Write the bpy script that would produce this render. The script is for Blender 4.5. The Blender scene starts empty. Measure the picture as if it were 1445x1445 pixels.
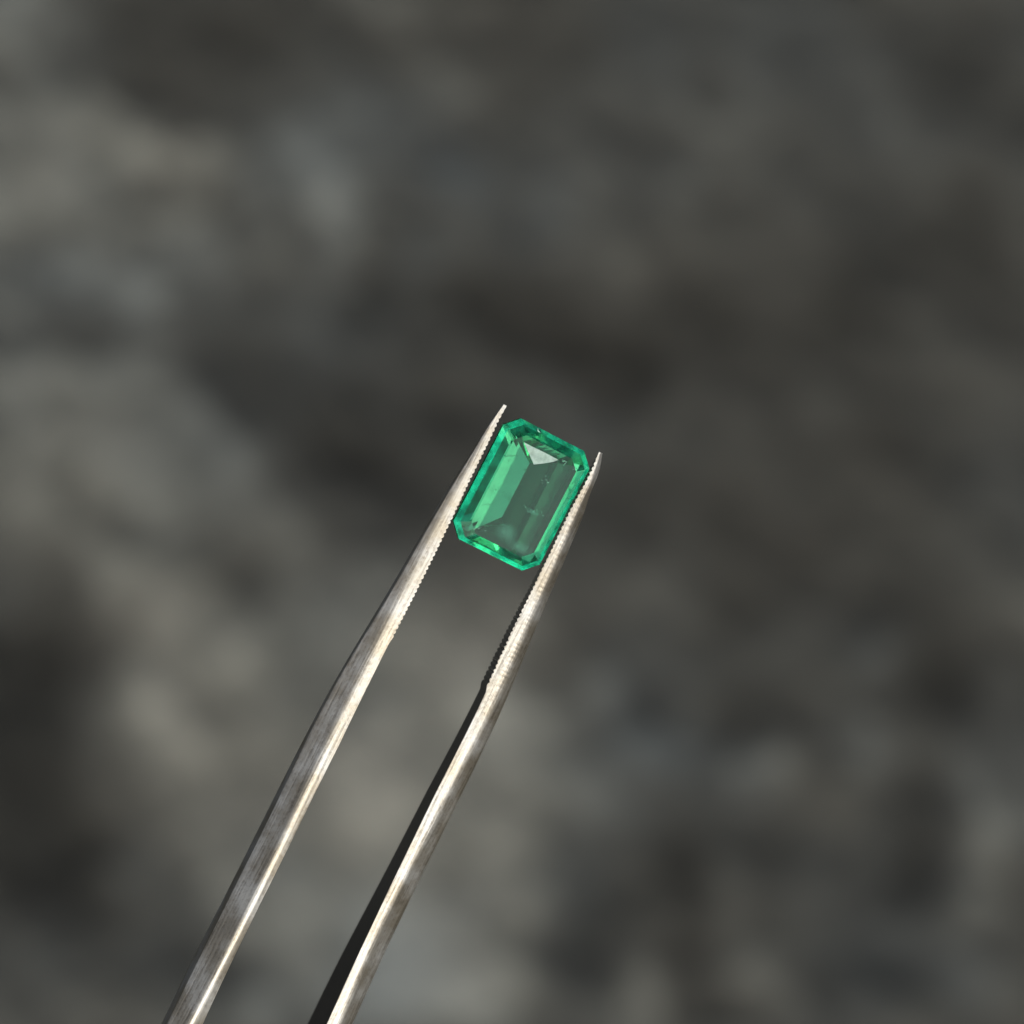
import bpy, bmesh, math, random
import numpy as np
from mathutils import Vector, Matrix

# ------------------------------------------------------------------ camera, sky, sun
sc = bpy.context.scene
COL = sc.collection
MM = 0.001
DIST = 0.140                      # lens to stone
FIELD = 0.0530                    # width of the field at the stone
PXM = FIELD / 1445.0              # metres per photograph pixel at the stone
PITCH = math.radians(24)          # the phone looks down at the ground, tilted from the vertical
GROUND_Z = -0.80                  # the stone is held this far above the ground
FWD = Vector((0, math.sin(PITCH), -math.cos(PITCH)))
RGT = Vector((1, 0, 0))
UPV = RGT.cross(FWD)
TOC = -FWD                        # towards the camera

cam_d = bpy.data.cameras.new('camera')
cam = bpy.data.objects.new('camera', cam_d)
COL.objects.link(cam)
sc.camera = cam
cam.matrix_world = Matrix((( RGT.x, UPV.x, TOC.x, TOC.x*DIST),
                           ( RGT.y, UPV.y, TOC.y, TOC.y*DIST),
                           ( RGT.z, UPV.z, TOC.z, TOC.z*DIST),
                           (0, 0, 0, 1)))
cam_d.sensor_width = 36
cam_d.lens = 36 * DIST / FIELD
cam_d.clip_start = 0.005
cam_d.clip_end = 500
cam_d.dof.use_dof = True
cam_d.dof.focus_distance = DIST - 0.0003
cam_d.dof.aperture_fstop = cam_d.lens / 3.1      # an opening about 3.1 mm wide
cam_d.dof.aperture_blades = 0

# sun direction, given in the view frame: right, up, towards camera
ARM = RGT*0.452 + UPV*0.892       # along the tweezer arms
ACR = RGT*0.892 - UPV*0.452       # across them
SUN = (ACR*(0.21) - ARM*0.38 + TOC*0.90).normalized()
elev = math.asin(SUN.z)
azim = math.atan2(SUN.x, SUN.y)
world = bpy.data.worlds.new('World')
sc.world = world
world.use_nodes = True
wn = world.node_tree
sky = wn.nodes.new('ShaderNodeTexSky')
sky.sky_type = 'NISHITA'
sky.sun_disc = False
sky.sun_elevation = elev
sky.sun_rotation = azim
sky.dust_density = 6.0
sky.air_density = 0.8
bg = wn.nodes['Background']
bg.inputs['Strength'].default_value = 0.083
wn.links.new(sky.outputs[0], bg.inputs['Color'])

sun_d = bpy.data.lights.new('sun', 'SUN')
sun_d.energy = 4.0
sun_d.angle = math.radians(0.6)
sun_d.color = (1.0, 0.982, 0.95)
sun = bpy.data.objects.new('sun', sun_d)
sun.rotation_euler = SUN.to_track_quat('Z', 'Y').to_euler()
sun.location = SUN * 2
COL.objects.link(sun)

sc.view_settings.view_transform = 'Standard'
sc.view_settings.look = 'None'
sc.view_settings.exposure = 0.0
sc.view_settings.gamma = 1.0
sc.render.engine = 'CYCLES'
sc.cycles.max_bounces = 24
sc.cycles.transmission_bounces = 20
sc.cycles.glossy_bounces = 6
sc.cycles.use_denoising = True

# ------------------------------------------------------------------ helpers
def new_mat(name):
    m = bpy.data.materials.new(name)
    m.use_nodes = True
    nt = m.node_tree
    b = nt.nodes.get('Principled BSDF')
    return m, nt, b, nt.nodes.get('Material Output')

def node(nt, kind, **kw):
    n = nt.nodes.new(kind)
    for k, v in kw.items():
        if k in n.inputs: n.inputs[k].default_value = v
        else: setattr(n, k, v)
    return n

def mesh_obj(name, verts, faces, mat, parent=None, smooth=False):
    me = bpy.data.meshes.new(name)
    me.from_pydata([tuple(v) for v in verts], [], faces)
    me.update()
    if mat: me.materials.append(mat)
    if smooth: me.polygons.foreach_set('use_smooth', [True]*len(me.polygons))
    o = bpy.data.objects.new(name, me)
    COL.objects.link(o)
    if parent: o.parent = parent
    return o

def view_pt(u, v, w):
    return RGT*u + UPV*v + TOC*w

def px_pt(px, py, w):
    """a photograph pixel at the depth w (metres towards the camera from the stone)"""
    k = PXM * (DIST - w) / DIST
    return view_pt((px - 722.5)*k, -(py - 722.5)*k, w)

# ------------------------------------------------------------------ ground
def smooth_noise(x, y, seed):
    r = np.random.RandomState(seed)
    N = 256
    tab = r.rand(N, N)
    xi = np.floor(x).astype(int); yi = np.floor(y).astype(int)
    fx = x - xi; fy = y - yi
    fx = fx*fx*(3-2*fx); fy = fy*fy*(3-2*fy)
    a = tab[xi % N, yi % N]; b = tab[(xi+1) % N, yi % N]
    c = tab[xi % N, (yi+1) % N]; d = tab[(xi+1) % N, (yi+1) % N]
    return (a*(1-fx)+b*fx)*(1-fy) + (c*(1-fx)+d*fx)*fy - 0.5

def fbm(x, y, f, octs, seed, gain=0.55):
    s = np.zeros_like(x); a = 1.0
    for i in range(octs):
        s += a*smooth_noise(x*f + 17.3*i + 91, y*f - 8.1*i + 57, seed+i)
        f *= 2.03; a *= gain
    return s

def ground_hit(px, py):
    d = (px_pt(px, py, 0) - TOC*DIST)
    t = (GROUND_Z - TOC.z*DIST) / d.z
    p = TOC*DIST + d*t
    return p.x, p.y

# pale worn stone and dark earthy hollows: x, y, rx, ry in image pixels, turn, strength, blue
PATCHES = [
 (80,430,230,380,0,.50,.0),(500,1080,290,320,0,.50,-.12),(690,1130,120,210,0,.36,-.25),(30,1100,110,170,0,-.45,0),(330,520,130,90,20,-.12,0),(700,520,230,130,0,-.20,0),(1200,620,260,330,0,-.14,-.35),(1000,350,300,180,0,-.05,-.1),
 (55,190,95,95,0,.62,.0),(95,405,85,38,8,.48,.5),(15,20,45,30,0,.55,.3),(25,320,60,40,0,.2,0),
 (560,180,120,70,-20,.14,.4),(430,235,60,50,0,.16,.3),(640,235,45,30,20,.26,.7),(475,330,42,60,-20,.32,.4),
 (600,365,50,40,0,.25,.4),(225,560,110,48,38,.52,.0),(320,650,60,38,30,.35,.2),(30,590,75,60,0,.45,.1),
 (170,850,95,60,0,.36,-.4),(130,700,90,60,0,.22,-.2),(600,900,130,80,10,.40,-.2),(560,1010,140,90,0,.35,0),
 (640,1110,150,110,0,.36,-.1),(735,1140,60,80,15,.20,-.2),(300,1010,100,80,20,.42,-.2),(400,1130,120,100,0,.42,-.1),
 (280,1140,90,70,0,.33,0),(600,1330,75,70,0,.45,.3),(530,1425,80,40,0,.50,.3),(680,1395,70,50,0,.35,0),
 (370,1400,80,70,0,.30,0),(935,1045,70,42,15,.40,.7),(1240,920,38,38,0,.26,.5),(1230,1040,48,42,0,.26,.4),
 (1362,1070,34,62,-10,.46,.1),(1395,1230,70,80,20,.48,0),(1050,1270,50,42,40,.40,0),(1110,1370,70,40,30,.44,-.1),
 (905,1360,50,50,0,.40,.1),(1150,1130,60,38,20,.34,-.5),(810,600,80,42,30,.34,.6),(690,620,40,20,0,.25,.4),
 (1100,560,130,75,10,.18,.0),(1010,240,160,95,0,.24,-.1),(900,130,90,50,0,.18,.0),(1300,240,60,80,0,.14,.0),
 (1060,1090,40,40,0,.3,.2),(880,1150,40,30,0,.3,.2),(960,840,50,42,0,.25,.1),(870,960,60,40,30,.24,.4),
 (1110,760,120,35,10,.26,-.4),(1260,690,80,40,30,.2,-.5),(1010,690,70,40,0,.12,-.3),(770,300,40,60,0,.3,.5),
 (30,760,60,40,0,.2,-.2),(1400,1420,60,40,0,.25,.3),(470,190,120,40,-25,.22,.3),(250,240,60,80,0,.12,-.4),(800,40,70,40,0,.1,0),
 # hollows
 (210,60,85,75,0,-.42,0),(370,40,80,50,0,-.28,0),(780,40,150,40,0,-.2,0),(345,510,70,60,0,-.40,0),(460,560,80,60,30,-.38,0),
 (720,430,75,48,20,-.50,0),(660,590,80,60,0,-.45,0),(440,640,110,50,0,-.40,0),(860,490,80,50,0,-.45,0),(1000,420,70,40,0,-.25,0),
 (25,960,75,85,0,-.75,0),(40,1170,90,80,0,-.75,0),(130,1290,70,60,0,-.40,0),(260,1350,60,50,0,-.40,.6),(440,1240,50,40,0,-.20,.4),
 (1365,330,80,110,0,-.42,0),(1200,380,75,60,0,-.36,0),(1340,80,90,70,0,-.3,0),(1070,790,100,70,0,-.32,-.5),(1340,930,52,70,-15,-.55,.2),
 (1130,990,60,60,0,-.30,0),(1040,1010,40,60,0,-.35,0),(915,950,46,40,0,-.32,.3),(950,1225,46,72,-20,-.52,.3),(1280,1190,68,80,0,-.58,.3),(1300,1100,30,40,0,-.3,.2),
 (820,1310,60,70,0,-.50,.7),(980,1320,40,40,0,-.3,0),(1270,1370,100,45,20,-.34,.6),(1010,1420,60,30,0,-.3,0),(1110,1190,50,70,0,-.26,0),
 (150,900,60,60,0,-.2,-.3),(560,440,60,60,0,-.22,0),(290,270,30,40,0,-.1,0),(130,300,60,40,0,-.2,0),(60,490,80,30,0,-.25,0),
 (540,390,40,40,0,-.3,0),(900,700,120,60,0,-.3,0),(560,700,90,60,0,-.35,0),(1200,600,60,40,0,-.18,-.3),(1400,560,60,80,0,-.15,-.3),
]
N = 420
q = np.linspace(-1, 1, N)
core = 0.55
gx1 = core*q + np.sign(q)*np.maximum(np.abs(q)-0.72, 0)**3 * 2600
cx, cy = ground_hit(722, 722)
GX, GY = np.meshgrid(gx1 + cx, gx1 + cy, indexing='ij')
# each ground point projected into image pixels, where the patches are placed
d0 = np.array(TOC*DIST)
vx = GX - d0[0]; vy = GY - d0[1]; vz = GROUND_Z - d0[2]
dep = vx*FWD.x + vy*FWD.y + vz*FWD.z
dep = np.where(dep > 0.05, dep, 1e6)
ix = 722.5 + (vx*RGT.x + vy*RGT.y + vz*RGT.z)/dep*DIST/PXM
iy = 722.5 - (vx*UPV.x + vy*UPV.y + vz*UPV.z)/dep*DIST/PXM
near = (np.abs(GX-cx) < 1.0) & (np.abs(GY-cy) < 1.0)
wob = fbm(GX, GY, 22, 3, 5)*50
wob2 = fbm(GX, GY, 22, 3, 45)*50
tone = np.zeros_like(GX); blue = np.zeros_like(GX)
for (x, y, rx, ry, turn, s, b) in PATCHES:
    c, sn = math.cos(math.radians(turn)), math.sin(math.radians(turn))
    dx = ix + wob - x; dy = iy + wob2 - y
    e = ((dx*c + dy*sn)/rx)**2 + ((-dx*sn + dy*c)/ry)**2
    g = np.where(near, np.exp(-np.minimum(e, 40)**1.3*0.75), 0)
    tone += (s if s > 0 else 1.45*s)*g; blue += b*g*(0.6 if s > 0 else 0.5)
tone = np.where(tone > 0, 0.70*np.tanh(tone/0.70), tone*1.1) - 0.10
RX, RY = (GX - GY)*0.7071, (GX + GY)*0.7071
n4 = fbm(RX*0.55, RY, 36, 4, 211)          # streaks of the rock's grain
n5 = fbm(RX*0.6, RY*1.0, 75, 3, 311)
n1 = fbm(GX, GY, 14, 5, 11); n2 = fbm(GX, GY, 60, 3, 31); n3 = fbm(GX, GY, 6, 3, 71)
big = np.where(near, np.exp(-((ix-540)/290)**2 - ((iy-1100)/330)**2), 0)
calm = 1 - 0.5*big                          # the large patch, placed by image pixels, is plainer
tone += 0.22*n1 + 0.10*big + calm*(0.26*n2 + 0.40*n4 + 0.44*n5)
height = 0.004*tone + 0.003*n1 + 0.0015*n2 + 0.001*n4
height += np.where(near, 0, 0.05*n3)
blue += 0.45*fbm(GX, GY, 16, 3, 101) + 0.12
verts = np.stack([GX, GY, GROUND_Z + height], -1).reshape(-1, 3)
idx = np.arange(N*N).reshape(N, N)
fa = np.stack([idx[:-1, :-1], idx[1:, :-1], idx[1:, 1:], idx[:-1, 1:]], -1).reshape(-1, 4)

gm, nt, b, out = new_mat('weathered_stone_ground')
at = node(nt, 'ShaderNodeAttribute', attribute_name='mineral')
sep = node(nt, 'ShaderNodeSeparateColor')
nt.links.new(at.outputs['Color'], sep.inputs[0])
geo = node(nt, 'ShaderNodeNewGeometry')
nz = node(nt, 'ShaderNodeTexNoise', Scale=160.0, Detail=6.0, Roughness=0.65)
nt.links.new(geo.outputs['Position'], nz.inputs['Vector'])
add = node(nt, 'ShaderNodeMath', operation='MULTIPLY_ADD')
add.inputs[1].default_value = 0.30
nt.links.new(nz.outputs['Fac'], add.inputs[0]); nt.links.new(sep.outputs[0], add.inputs[2])
ramp = node(nt, 'ShaderNodeValToRGB')
cr = ramp.color_ramp
cr.elements[0].position = 0.22; cr.elements[0].color = (0.017, 0.017, 0.014, 1)
cr.elements[1].position = 1.0; cr.elements[1].color = (0.26, 0.262, 0.225, 1)
e = cr.elements.new(0.50); e.color = (0.036, 0.0365, 0.0315, 1)
e = cr.elements.new(0.66); e.color = (0.052, 0.053, 0.046, 1)
e = cr.elements.new(0.82); e.color = (0.125, 0.128, 0.111, 1)
nt.links.new(add.outputs[0], ramp.inputs[0])
tint = node(nt, 'ShaderNodeValToRGB')
tint.color_ramp.elements[0].color = (1.05, 0.985, 0.94, 1)
tint.color_ramp.elements[1].color = (0.86, 1.0, 1.20, 1)
tint.color_ramp.elements.new(0.5).color = (1, 1, 1, 1)
nt.links.new(sep.outputs[1], tint.inputs[0])
mul = node(nt, 'ShaderNodeMixRGB', blend_type='MULTIPLY')
mul.inputs[0].default_value = 1
nt.links.new(ramp.outputs[0], mul.inputs[1]); nt.links.new(tint.outputs[0], mul.inputs[2])
nt.links.new(mul.outputs[0], b.inputs['Base Color'])
b.inputs['Roughness'].default_value = 0.85
b.inputs['Specular IOR Level'].default_value = 0.2
bp = node(nt, 'ShaderNodeBump', Strength=0.6, Distance=0.004)
nt.links.new(nz.outputs['Fac'], bp.inputs['Height']); nt.links.new(bp.outputs[0], b.inputs['Normal'])

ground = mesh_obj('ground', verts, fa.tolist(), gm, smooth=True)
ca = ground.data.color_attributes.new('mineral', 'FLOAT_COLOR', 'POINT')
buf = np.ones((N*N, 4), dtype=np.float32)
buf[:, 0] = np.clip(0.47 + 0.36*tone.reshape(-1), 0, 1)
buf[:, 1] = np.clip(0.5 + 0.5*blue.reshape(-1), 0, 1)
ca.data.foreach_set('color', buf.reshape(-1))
ground['kind'] = 'structure'

# ------------------------------------------------------------------ tweezers
steel, nt, b, out = new_mat('worn_steel')
geo = node(nt, 'ShaderNodeTexCoord')
big = node(nt, 'ShaderNodeTexNoise', Scale=420.0, Detail=5.0, Roughness=0.6)
fine = node(nt, 'ShaderNodeTexNoise', Scale=5200.0, Detail=4.0, Roughness=0.7)
for t_ in (big, fine): nt.links.new(geo.outputs['Object'], t_.inputs['Vector'])
rr = node(nt, 'ShaderNodeMapRange'); rr.inputs[1].default_value = 0.3; rr.inputs[2].default_value = 0.7
rr.inputs[3].default_value = 0.50; rr.inputs[4].default_value = 0.64
nt.links.new(big.outputs['Fac'], rr.inputs[0]); nt.links.new(rr.outputs[0], b.inputs['Roughness'])
# long scratches: noise stretched along the arms
mp = node(nt, 'ShaderNodeMapping')
mp.vector_type = 'TEXTURE'
mp.inputs['Rotation'].default_value = Matrix((ACR, ARM, TOC)).transposed().to_euler()
mp.inputs['Scale'].default_value = (1, 30, 1)
nt.links.new(geo.outputs['Object'], mp.inputs['Vector'])
scr = node(nt, 'ShaderNodeTexNoise', Scale=9000.0, Detail=3.0, Roughness=0.6)
nt.links.new(mp.outputs[0], scr.inputs['Vector'])
cr = node(nt, 'ShaderNodeValToRGB')
cr.color_ramp.elements[0].position = 0.30; cr.color_ramp.elements[0].color = (0.21, 0.197, 0.172, 1)
cr.color_ramp.elements[1].position = 0.52; cr.color_ramp.elements[1].color = (0.50, 0.50, 0.468, 1)
mixf = node(nt, 'ShaderNodeMath', operation='MULTIPLY_ADD'); mixf.inputs[1].default_value = 0.40
half = node(nt, 'ShaderNodeMath', operation='MULTIPLY'); half.inputs[1].default_value = 0.60
nt.links.new(scr.outputs['Fac'], half.inputs[0])
nt.links.new(fine.outputs['Fac'], mixf.inputs[0]); nt.links.new(half.outputs[0], mixf.inputs[2])
nt.links.new(mixf.outputs[0], cr.inputs[0])
# brown tarnish in broad patches
tar = node(nt, 'ShaderNodeValToRGB')
tar.color_ramp.elements[0].position = 0.42; tar.color_ramp.elements[0].color = (0.74, 0.68, 0.585, 1)
tar.color_ramp.elements[1].position = 0.62; tar.color_ramp.elements[1].color = (1, 1, 1, 1)
nt.links.new(big.outputs['Fac'], tar.inputs[0])
tm = node(nt, 'ShaderNodeMixRGB', blend_type='MULTIPLY'); tm.inputs[0].default_value = 1
nt.links.new(cr.outputs[0], tm.inputs[1]); nt.links.new(tar.outputs[0], tm.inputs[2])
nt.links.new(tm.outputs[0], b.inputs['Base Color'])
b.inputs['Metallic'].default_value = 1.0
bp = node(nt, 'ShaderNodeBump', Strength=0.8, Distance=0.00004)
nt.links.new(mixf.outputs[0], bp.inputs['Height']); nt.links.new(bp.outputs[0], b.inputs['Normal'])

jaw_mat, nt, b, out = new_mat('jaw_dark_reflection')
b.inputs['Base Color'].default_value = (0.065, 0.065, 0.075, 1)  # near-black base puts the inner faces' dark reflection into the colour
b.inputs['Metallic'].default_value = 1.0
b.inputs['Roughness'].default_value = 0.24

AX = np.array([0.452, -0.892])     # along the arms, photograph axes (y down)
PX = np.array([0.892, 0.452])      # across them
C0 = np.array([735.6, 698.0])

def line(pts):
    a = np.array(pts, float) - C0
    t = a @ AX; s = a @ PX
    o = np.argsort(t)
    return t[o], s[o]

def ev(L, t):
    T, S = L
    if t < T[0]:
        k = (S[3]-S[0])/(T[3]-T[0]); return S[0] + k*(t-T[0])
    return float(np.interp(t, T, S))

def smoothed(L):
    T, S = L
    tt = np.linspace(T[0], T[-1], 400)
    ss = np.interp(tt, T, S)
    out = []
    for w in (25, 121):
        k = np.hanning(w); k /= k.sum()
        p = np.pad(ss, w//2, mode='reflect', reflect_type='odd')
        out.append(np.convolve(p, k, 'valid'))
    f = np.clip((tt[-1] - tt - 40)/120, 0, 1)      # the tip keeps its finer shape
    return tt, out[0]*(1-f) + out[1]*f

LEFT = dict(
 inner=[(714.5,574),(706.7,588),(690,625),(670.7,664),(650,706.7),(629,754),(620.6,773),(593.6,823),(573,868.7),(558,893.6),(541.7,924.8),(519,968),(500,1010),(485.7,1039),(431.5,1145),(405.5,1201),(378.5,1255),(349.5,1311),(316,1379.6),(287,1444)],
 mid=[(709.8,572.5),(699.8,586.5),(688.7,606),(672,643),(648.6,681.8),(629,716),(612,752),(589.5,792),(564.6,839.6),(544,883),(527,918.5),(504,964),(481.5,1012),(469,1037),(418,1145),(391,1203),(366,1255),(335,1317),(304,1379.6),(270,1444)],
 front=[(709.5,572.5),(698.5,587),(685,607),(667,638.5),(645.5,672),(629,697),(609,735.5),(606.5,741),(576,790),(547.5,846),(517.5,891),(481.5,945.5),(461,987),(444,1018),(385,1145),(364,1186.5),(328.7,1255),(291,1332),(260,1394),(237,1442)],
 outer=[(708,572.5),(697,586),(683,605.7),(665,637.5),(643,670.7),(626,695.6),(605.7,734),(604,740),(573,788),(544,844),(514.7,889.5),(489.8,927),(467,968),(450,1003.6),(440,1018),(376.5,1145),(353.6,1190.7),(316,1267.5),(279,1338),(250,1394),(228,1444)],
)
RIGHT = dict(
 inner=[(844,640.5),(839.7,650),(826,681),(815.5,698.4),(801.7,722.6),(789.6,747),(779,771),(775,784),(759.7,811.8),(750,835),(734.7,861.7),(719.5,890.7),(705.7,924),(691.8,954.4),(682.8,979),(651,1045),(613.7,1119.7),(575,1200),(539,1274.7),(497.5,1363),(461.5,1443.6)],
 back=[(843,641),(836,652),(819,686),(808,704),(793,730),(781,756),(772,784),(769,794),(748.6,823),(727.8,861.7),(712.6,890.7),(696,925),(680.8,954),(672.5,979),(638.7,1045),(597,1125),(539,1238.7),(475,1357.8),(434,1443.6)],
 mid=[(848,640.5),(846,651),(838,680),(823,715),(810,745),(793,794),(777.6,828),(762,863),(746,899),(732,936),(712,979),(669,1059),(636,1117),(597,1191.7),(564,1252.6),(522.4,1335.6),(483.7,1432.5)],
 outer=[(850,641.5),(851,646.5),(845,670.7),(832.8,698.4),(826,726),(813.8,755.5),(802.6,782.8),(784.6,821.5),(770.7,857.5),(756.9,888),(745.8,915.6),(734.7,943),(721,979),(691,1045),(655,1117),(613.7,1202.8),(575,1280),(536,1363),(500,1443.6)],
)
for D_ in (LEFT, RIGHT):
    for k in D_: D_[k] = smoothed(line(D_[k]))

def clamp01(x): return max(0.0, min(1.0, x))
T_TIP_L, T_TIP_R = 103.0, 104.0
T_FRAME = -900.0                    # the frame's lower edge, in photograph pixels along the arm
PITCH_T = 7.2                       # one tooth

def round_ring(pts, r):
    """polygon corners -> ring with rounded corners; also the index of the flat each point belongs to"""
    n = len(pts); ring = []; ends = []
    for i in range(n):
        p0, p1, p2 = pts[i-1], pts[i], pts[(i+1) % n]
        a = (p0-p1); la = np.linalg.norm(a)+1e-12; c = (p2-p1); lc = np.linalg.norm(c)+1e-12
        k = min(r[i], 0.48*la, 0.48*lc)
        A = p1 + a/la*k; B = p1 + c/lc*k
        ends.append((A, p1, B))
    for i in range(n):
        A, p1, B = ends[i]; Z = ends[i-1][2]; Y = ends[(i+1) % n][0]
        ring.append(A + (Z-A)*0.07)               # a support loop keeps the flats flat
        for f in (0, .33, .67, 1):
            ring.append((1-f)**2*A + 2*f*(1-f)*p1 + f*f*B)
        ring.append(B + (Y-B)*0.07)
    return ring

def arm_section(side, t):
    """five corners, each (across, along, depth): pixels at the photograph's scale, depth in metres"""
    tip = T_TIP_L if side < 0 else T_TIP_R
    d = max(0.0, tip - t)                       # pixels from the tip
    g = clamp01(d/1000.0)
    D = (0.30 + 0.95*clamp01(d/130) + 2.1*clamp01((d-100)/900))*MM    # blade width, in depth
    if side < 0:
        L = LEFT
        w0 = (0.75 + 0.55*g)*MM
        i, m, f, o = (ev(L[k], t) for k in ('inner', 'mid', 'front', 'outer'))
        wm = w0
        wi = w0 - abs(i-m)*PXM*math.tan(math.radians(3 + 36*clamp01((d-300)/600)))
        wf = w0 - abs(m-f)*PXM*math.tan(math.radians(20 + 15*clamp01((d-150)/500)))
        wo = wf - D*0.75
        wib = wi - D
        ib = i - math.tan(math.radians(13))*D/PXM
        ib = max(ib, o + 1.0)
        C = [(o, wo), (f, wf), (m, wm), (i, wi), (ib, wib)]
        R = [.10, .06, .24, .03, .10]
    else:
        L = RIGHT
        w0 = (-0.12 - 0.35*g)*MM
        i, m, k_, o = (ev(L[k], t) for k in ('inner', 'mid', 'back', 'outer'))
        m = i + (m-i)*(0.66 + 0.34*clamp01((d-250)/450))
        wi = w0 - abs(m-i)*PXM*math.tan(math.radians(3))
        wm = w0
        wo = w0 - abs(o-m)*PXM*math.tan(math.radians(48)) - 0.10*MM*clamp01(d/60)
        wb = wi - D
        ob = o - math.tan(math.radians(13))*D*0.8/PXM
        ob = max(ob, k_ + 1.0)
        C = [(k_, wb), (i, wi), (m, wm), (o, wo), (ob, wb + 0.1*D)]
        R = [.10, .03, .80, .30, .10]
    sc_ = clamp01(d/110)*0.85 + 0.15
    return [np.array([s*PXM, w]) for s, w in C], [r*MM*sc_ for r in R]

def arm_point(s, t, w):
    """s metres (photograph scale), t pixels, w metres -> world"""
    p = C0 + AX*t + PX*(s/PXM)
    return px_pt(p[0], p[1], w)

def build_arm(side, parent, base):
    tip = T_TIP_L if side < 0 else T_TIP_R
    t_end = -262 if side < 0 else -262           # teeth run from the tip to here
    ts = list(np.concatenate([[tip-0.2, tip-0.8, tip-1.8, tip-3.0], np.arange(tip-4, t_end, -PITCH_T/8),
                              np.arange(t_end, T_FRAME-40, -9.0)]))
    rings = []; inner_edge = (3 if side < 0 else 0)
    for t in ts:
        C, R = arm_section(side, t)
        d = tip - t
        # serrations: rounded ridges across the inner face
        if d > 3 and t > t_end:
            ph = (d/PITCH_T) % 1.0
            amp = 0.085*MM*clamp01((d-3)/20)*(1 if t > t_end+4 else (t-t_end)/4)
            amp *= random.Random(int(d/PITCH_T)*7 + side).uniform(0.6, 1.25)
            cut = amp*(1 - abs(math.sin(math.pi*ph))**0.8)
            for j in ((3, 4) if side < 0 else (0, 1)):
                sl = 0.0
                if j == 3 and side < 0: sl = (C[3][1]-C[2][1])/(C[3][0]-C[2][0])
                if j == 1 and side > 0: sl = (C[2][1]-C[1][1])/(C[2][0]-C[1][0])
                C[j] = C[j] + np.array([side*cut, side*cut*sl])
        elif t <= t_end:                          # a small step where the toothed jaw ends
            cut = (0.04 if side < 0 else 0.10)*MM*clamp01(1 - (t_end-t)/170)*clamp01((t_end-t)/7)
            for j in ((3, 4) if side < 0 else (0, 1)): C[j] = C[j] + np.array([side*cut, 0])
        rings.append([arm_point(p[0], t, p[1]) for p in round_ring(C, R)])
    # beyond the frame the two arms bow apart, then close on the joint
    Cq, Rq = arm_section(side, T_FRAME-40)
    mid = sum(Cq)/5
    s_start = mid[0]
    t0 = (T_FRAME-40)
    L_px = 2300.0
    for k in range(1, 26):
        f = k/25.0
        t = t0 - L_px*f
        s_c = s_start*(1-f**2)*(1 + 1.1*f) + side*0.0011*f**2
        grow = 1 + 0.9*f
        CC = [np.array([s_c + (c[0]-mid[0])*(1-0.2*f), mid[1] + (c[1]-mid[1])*grow]) for c in Cq]
        rings.append([arm_point(p[0], t, p[1]) for p in round_ring(CC, [r*1.3 for r in Rq])])
    n = len(rings[0])
    V = [p - base for r in rings for p in r]
    F = []; J = []; dark = []; crest = []
    # ring points 6*i..6*i+5 are corner i; the inner flat runs between the two inner corners
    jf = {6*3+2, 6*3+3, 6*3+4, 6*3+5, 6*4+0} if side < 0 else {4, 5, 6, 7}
    for r in range(len(rings)-1):
        for k in range(n):
            q4 = [r*n+k, r*n+(k+1) % n, (r+1)*n+(k+1) % n, (r+1)*n+k]
            tm = ts[r] if r < len(ts)-1 else -9999
            dd = tip - tm
            if k in jf and tm > t_end-2 and dd > 3:
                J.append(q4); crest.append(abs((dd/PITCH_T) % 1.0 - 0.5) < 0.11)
            else:
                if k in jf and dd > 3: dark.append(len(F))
                F.append(q4)
    F.append(list(range(n))[::-1])
    F.append([(len(rings)-1)*n + k for k in range(n)])
    arm = mesh_obj('arm', V, F, steel, parent, smooth=True)
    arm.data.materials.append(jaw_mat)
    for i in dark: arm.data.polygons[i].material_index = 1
    used = sorted({v for f in J for v in f}); mp = {v: i for i, v in enumerate(used)}
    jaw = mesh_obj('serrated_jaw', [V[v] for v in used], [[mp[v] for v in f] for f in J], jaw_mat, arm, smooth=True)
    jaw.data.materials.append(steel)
    for i, c_ in enumerate(crest): jaw.data.polygons[i].material_index = 1 if c_ and random.Random(i//9).random() < 0.25 else 0   # some crests get lighter steel to paint in glints
    for o in (arm, jaw):
        bm = bmesh.new(); bm.from_mesh(o.data)
        bmesh.ops.remove_doubles(bm, verts=bm.verts, dist=1e-8)
        if o is arm: bmesh.ops.recalc_face_normals(bm, faces=bm.faces)
        bm.to_mesh(o.data); bm.free()
    return arm, rings

base = arm_point(0, T_FRAME-40-2300, 0)
tweezers = bpy.data.objects.new('tweezers', None)
tweezers.empty_display_size = 0.005
COL.objects.link(tweezers)
tweezers.location = base
tweezers['label'] = 'worn silver steel tweezers with serrated pointed tips gripping the green stone'
tweezers['category'] = 'tweezers'
arm_l, _ = build_arm(-1, tweezers, base)
arm_r, _ = build_arm(1, tweezers, base)
# riveted joint at the far end, out of frame
jt = []
for dt in (0, -60, -320, -340):
    k = {0: .6, -60: 1, -320: 1, -340: .7}[dt]
    for (s, w) in ((-1, -1), (1, -1), (1, 1), (-1, 1)):
        jt.append(arm_point(s*0.0022*k, T_FRAME-40-2280+dt, 0.0002 + w*0.0034*k) - base)
jF = [[0, 1, 2, 3], [15, 14, 13, 12]]
for r in range(3):
    for k in range(4): jF.append([r*4+k, r*4+4+k, r*4+4+(k+1) % 4, r*4+(k+1) % 4])
mesh_obj('joint', jt, jF, steel, tweezers)

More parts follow.
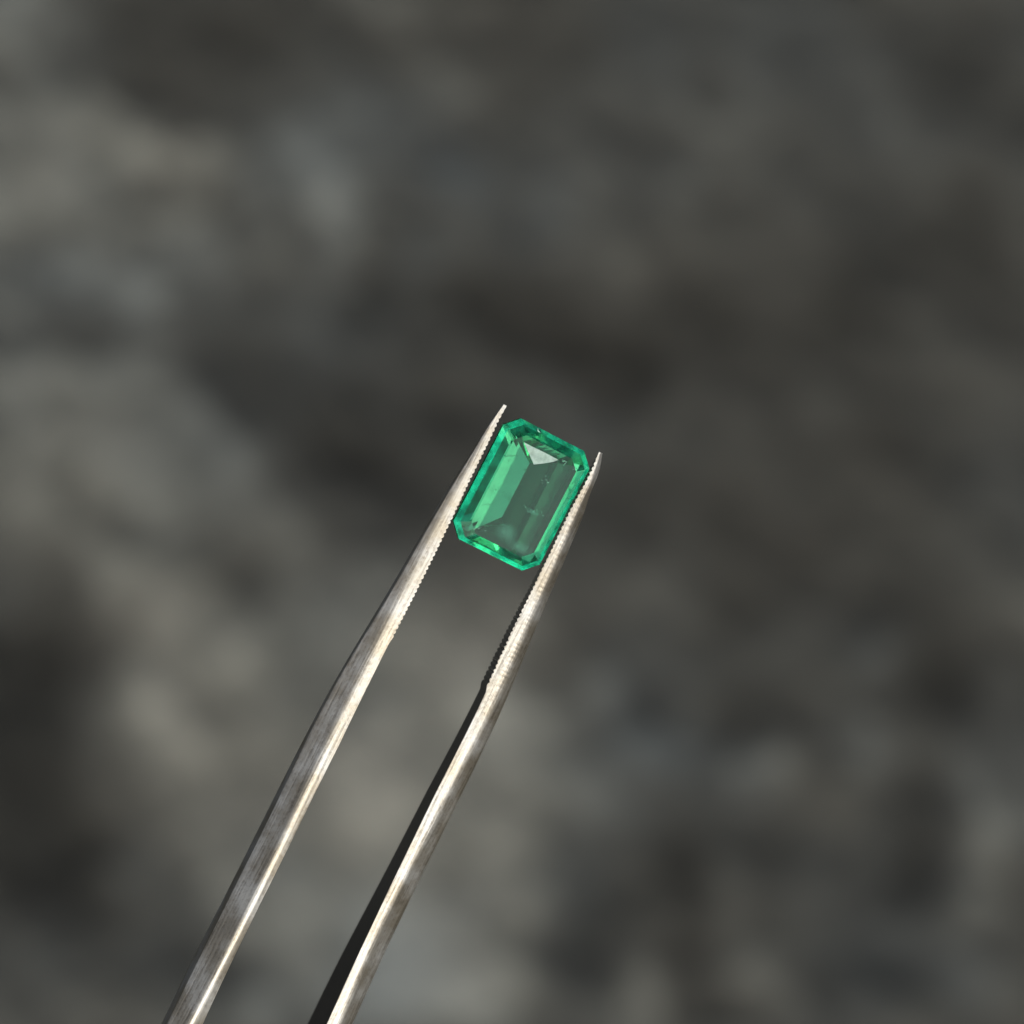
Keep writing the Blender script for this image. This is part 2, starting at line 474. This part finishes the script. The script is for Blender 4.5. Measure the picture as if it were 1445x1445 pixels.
# ------------------------------------------------------------------ emerald
def gem_material():
    m, nt, b, out = new_mat('emerald')
    nt.nodes.remove(b)
    gl = node(nt, 'ShaderNodeBsdfGlass', IOR=1.58, Roughness=0.0)
    gl.inputs['Color'].default_value = (1, 1, 1, 1)
    tc = node(nt, 'ShaderNodeTexCoord')
    nz = node(nt, 'ShaderNodeTexNoise', Scale=900.0, Detail=3.0)
    nt.links.new(tc.outputs['Object'], nz.inputs['Vector'])
    bp = node(nt, 'ShaderNodeBump', Strength=0.25, Distance=0.00004)
    nt.links.new(nz.outputs['Fac'], bp.inputs['Height']); nt.links.new(bp.outputs[0], gl.inputs['Normal'])
    tr = node(nt, 'ShaderNodeBsdfDiffuse')
    tr.inputs['Color'].default_value = (0.01, 0.50, 0.33, 1)
    mx = node(nt, 'ShaderNodeMixShader'); mx.inputs[0].default_value = 0.032
    nt.links.new(gl.outputs[0], mx.inputs[1]); nt.links.new(tr.outputs[0], mx.inputs[2])
    nt.links.new(mx.outputs[0], out.inputs['Surface'])
    va = node(nt, 'ShaderNodeVolumeAbsorption', Density=510.0)
    va.inputs['Color'].default_value = (0.30, 0.86, 0.64, 1)
    nt.links.new(va.outputs[0], out.inputs['Volume'])
    return m

def frost_glow_material(name, rough, glow, kind):
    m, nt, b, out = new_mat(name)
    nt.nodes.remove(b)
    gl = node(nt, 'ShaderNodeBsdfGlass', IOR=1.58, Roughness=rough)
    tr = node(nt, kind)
    tr.inputs['Color'].default_value = (0.02, 0.88, 0.46, 1)  # vivid green mixed in to paint the glow of the rim
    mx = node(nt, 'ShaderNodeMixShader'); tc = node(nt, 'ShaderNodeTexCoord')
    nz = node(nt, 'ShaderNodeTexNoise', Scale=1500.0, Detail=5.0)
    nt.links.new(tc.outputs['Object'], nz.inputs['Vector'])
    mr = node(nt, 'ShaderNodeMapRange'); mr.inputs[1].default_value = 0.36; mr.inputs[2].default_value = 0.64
    mr.inputs[3].default_value = glow*0.35; mr.inputs[4].default_value = glow*1.65
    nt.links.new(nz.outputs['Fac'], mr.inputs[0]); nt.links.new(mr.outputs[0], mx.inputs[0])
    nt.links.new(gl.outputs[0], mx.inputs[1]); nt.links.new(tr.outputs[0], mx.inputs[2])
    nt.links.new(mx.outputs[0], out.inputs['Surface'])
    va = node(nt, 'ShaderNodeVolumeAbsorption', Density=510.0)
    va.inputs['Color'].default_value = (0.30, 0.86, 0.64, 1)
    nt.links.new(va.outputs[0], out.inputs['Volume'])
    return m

YAW = math.radians(16); TIP = math.radians(2)
a3 = (RGT*AX[0] - UPV*AX[1]).normalized()
p3 = (RGT*PX[0] - UPV*PX[1]).normalized()
gx = (p3*math.cos(YAW) - TOC*math.sin(YAW)).normalized()
gz = (p3*math.sin(YAW) + TOC*math.cos(YAW)).normalized()
gy = gz.cross(gx).normalized()
gy2 = gy*math.cos(TIP) + gz*math.sin(TIP)
gz2 = gx.cross(gy2)
GC = px_pt(C0[0], C0[1], 0)
GMAT = Matrix(((gx.x, gy2.x, gz2.x, GC.x), (gx.y, gy2.y, gz2.y, GC.y), (gx.z, gy2.z, gz2.z, GC.z), (0, 0, 0, 1)))

def octagon(hw, hl, c, z):
    return [(-hw, -hl+c, z), (-hw+c, -hl, z), (hw-c, -hl, z), (hw, -hl+c, z),
            (hw, hl-c, z), (hw-c, hl, z), (-hw+c, hl, z), (-hw, hl-c, z)]

levels = [octagon(1.88, 2.86, .50, .60), octagon(2.33, 3.26, .61, .36), octagon(2.60, 3.50, .70, .10),
          octagon(2.60, 3.50, .70, -.16), octagon(1.20, 2.47, .16, -1.56)]
V = [Vector(v)*MM for L in levels for v in L]
F = [list(range(8))]
for l in range(4):
    for k in range(8):
        F.append([l*8+k, (l+1)*8+k, (l+1)*8+(k+1) % 8, l*8+(k+1) % 8])
kz = -2.50
V += [Vector((0, -1.62, kz))*MM, Vector((0, 1.62, kz))*MM]     # keel ends
k0, k1, B = 40, 41, 32
F += [[B+0, k0, B+1], [B+1, k0, B+2], [B+2, k0, B+3], [B+3, k0, k1, B+4], [B+4, k1, B+5], [B+5, k1, B+6], [B+6, k1, B+7], [B+7, k1, k0, B+0]]
V[33].y = V[34].y = -2.92*MM; V[32].y = V[35].y = -2.76*MM; V[40].y = -1.52*MM    # the lower end is cut flatter
gem = mesh_obj('emerald', V, F, gem_material())
gem.data.materials.append(frost_glow_material('frosted_girdle', 0.35, 0.65, 'ShaderNodeBsdfTranslucent'))
gem.data.materials.append(frost_glow_material('lower_crown_glow', 0.03, 0.32, 'ShaderNodeBsdfDiffuse'))  # green diffuse imitates light glowing through the crown facets
gem.data.materials.append(frost_glow_material('upper_crown_glow', 0.05, 0.06, 'ShaderNodeBsdfDiffuse'))
bm = bmesh.new(); bm.from_mesh(gem.data)
bmesh.ops.recalc_face_normals(bm, faces=bm.faces)
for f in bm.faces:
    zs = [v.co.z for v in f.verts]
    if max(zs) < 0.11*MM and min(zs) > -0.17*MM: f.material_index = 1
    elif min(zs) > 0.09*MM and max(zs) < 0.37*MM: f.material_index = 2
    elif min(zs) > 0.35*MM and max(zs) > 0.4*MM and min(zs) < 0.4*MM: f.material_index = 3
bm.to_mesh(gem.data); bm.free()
gem.matrix_world = GMAT
gem['label'] = 'translucent green step-cut rectangular gemstone held between the tweezer tips'
gem['category'] = 'gemstone'

# flaws inside the stone, plus flakes that paint a reflection and glints
def flake_mat(name, col, alpha, gloss):
    m, nt, b, out = new_mat(name)
    b.inputs['Base Color'].default_value = (*col, 1)
    b.inputs['Roughness'].default_value = 0.4
    b.inputs['Metallic'].default_value = gloss
    tc = node(nt, 'ShaderNodeTexCoord')
    nz = node(nt, 'ShaderNodeTexNoise', Scale=3500.0, Detail=4.0)
    nt.links.new(tc.outputs['Object'], nz.inputs['Vector'])
    mr = node(nt, 'ShaderNodeMapRange'); mr.inputs[1].default_value = 0.3; mr.inputs[2].default_value = 0.7
    mr.inputs[3].default_value = alpha*0.75; mr.inputs[4].default_value = min(1, alpha*1.2)
    nt.links.new(nz.outputs['Fac'], mr.inputs[0]); nt.links.new(mr.outputs[0], b.inputs['Alpha'])
    return m
GINV = GMAT.inverted()
def in_gem(zx, zy, z):
    """enlarged-photograph point -> stone space at the height z (mm)"""
    px, py = 620 + zx/5.78, 560 + zy/5.78
    w = 0.0
    for _ in range(6):
        q = GINV @ px_pt(px, py, w)
        w += (z*MM - q.z)*0.9
    return GINV @ px_pt(px, py, w)
white_refl = flake_mat('white_reflection', (0.85, 0.88, 0.86), 0.85, 0.0)
pale_flaw_glint = flake_mat('pale_crystal_glint', (0.45, 0.85, 0.66), 0.32, 0.0)
dark_flaw = flake_mat('dark_fissure', (0.02, 0.20, 0.10), 0.40, 0.0)
def solid(name, pts, thick, mat):
    """a thin flake with a little thickness"""
    n = len(pts); dz = Vector((0, 0, -thick*MM))
    V = [p for p in pts] + [p + dz for p in pts]
    F = [list(range(n)), list(range(2*n-1, n-1, -1))] + [[i, n+i, n+(i+1) % n, (i+1) % n] for i in range(n)]
    return mesh_obj(name, V, F, mat, gem)
solid('facet_reflection', [in_gem(x, y, .30) for x, y in ((684, 368), (718, 385), (800, 425), (890, 470), (968, 512), (925, 528), (850, 540), (766, 550), (735, 480))], .02, white_refl)  # white flake added to imitate the end facet's bright reflection
rnd = random.Random(4)
def chips(cx, cy, spread, n, size, z):
    for _ in range(n):
        x = cx + rnd.gauss(0, spread); y = cy + rnd.gauss(0, spread*0.7)
        k = rnd.randint(4, 6); a0 = rnd.random()*6; st = rnd.uniform(1.2, 2.6); tw = rnd.random()*3
        pts = []
        for j in range(k):
            a = a0 + 6.283*j/k; r = size*rnd.uniform(.5, 1.2)
            ex, ey = r*math.cos(a)*st, r*math.sin(a)/st
            pts.append(in_gem(x + ex*math.cos(tw) - ey*math.sin(tw), y + ex*math.sin(tw) + ey*math.cos(tw), z + rnd.uniform(-.02, .02)))
        solid('flaw_glint_chip', pts, .03, pale_flaw_glint)
chips(830, 670, 26, 6, 7, .2)
chips(865, 700, 16, 4, 7, .1)
chips(755, 935, 36, 5, 7, .2)
chips(1010, 525, 9, 4, 10, .25)  # pale chips painting a small glint
chips(1085, 590, 14, 3, 8, .15)
chips(290, 1090, 40, 4, 9, .3)
veil_flaw = flake_mat('cloudy_veil', (0.25, 0.90, 0.66), 0.15, 0.0)
vt = veil_flaw.node_tree
vb = vt.nodes['Principled BSDF']
vc = node(vt, 'ShaderNodeTexCoord')
vm = node(vt, 'ShaderNodeMapping'); vm.inputs['Location'].default_value = (-1, -1, 0); vm.inputs['Scale'].default_value = (2, 2, 0)
vg = node(vt, 'ShaderNodeTexGradient', gradient_type='SPHERICAL')
vx_ = node(vt, 'ShaderNodeMath', operation='MULTIPLY')
old = vb.inputs['Alpha'].links[0].from_socket
vt.links.new(vc.outputs['Generated'], vm.inputs['Vector']); vt.links.new(vm.outputs[0], vg.inputs['Vector'])
vt.links.new(vg.outputs['Fac'], vx_.inputs[0]); vt.links.new(old, vx_.inputs[1]); vt.links.new(vx_.outputs[0], vb.inputs['Alpha'])
def veil(cx, cy, rx, ry, turn, z):
    c, sn = math.cos(math.radians(turn)), math.sin(math.radians(turn))
    solid('cloudy_veil', [in_gem(cx + rx*math.cos(a)*c - ry*math.sin(a)*sn, cy + rx*math.cos(a)*sn + ry*math.sin(a)*c, z)
                          for a in [k*math.pi/6 for k in range(12)]], .01, veil_flaw)
veil(540, 1105, 110, 85, 10, .25)
veil(755, 935, 80, 26, 25, .1)
veil(650, 1230, 150, 60, 25, .0)
chips(810, 280, 8, 2, 9, .35)  # pale chips standing in for a glint at the upper edge
def fissure(pts, wid, z):
    up = [in_gem(x, y - wid*rnd.uniform(.4, 1), z) for x, y in pts]
    dn = [in_gem(x, y + wid*rnd.uniform(.4, 1), z - .05) for x, y in reversed(pts)]
    solid('fissure', up + dn, .02, dark_flaw)
fissure([(485, 488), (530, 478), (585, 482), (640, 470)], 3, .3)
fissure([(340, 880), (390, 868), (440, 872)], 2, .2)
fissure([(1020, 820), (1060, 826), (1092, 838)], 4, .1)
fissure([(360, 1050), (420, 1042), (500, 1046), (540, 1030)], 4, .1)
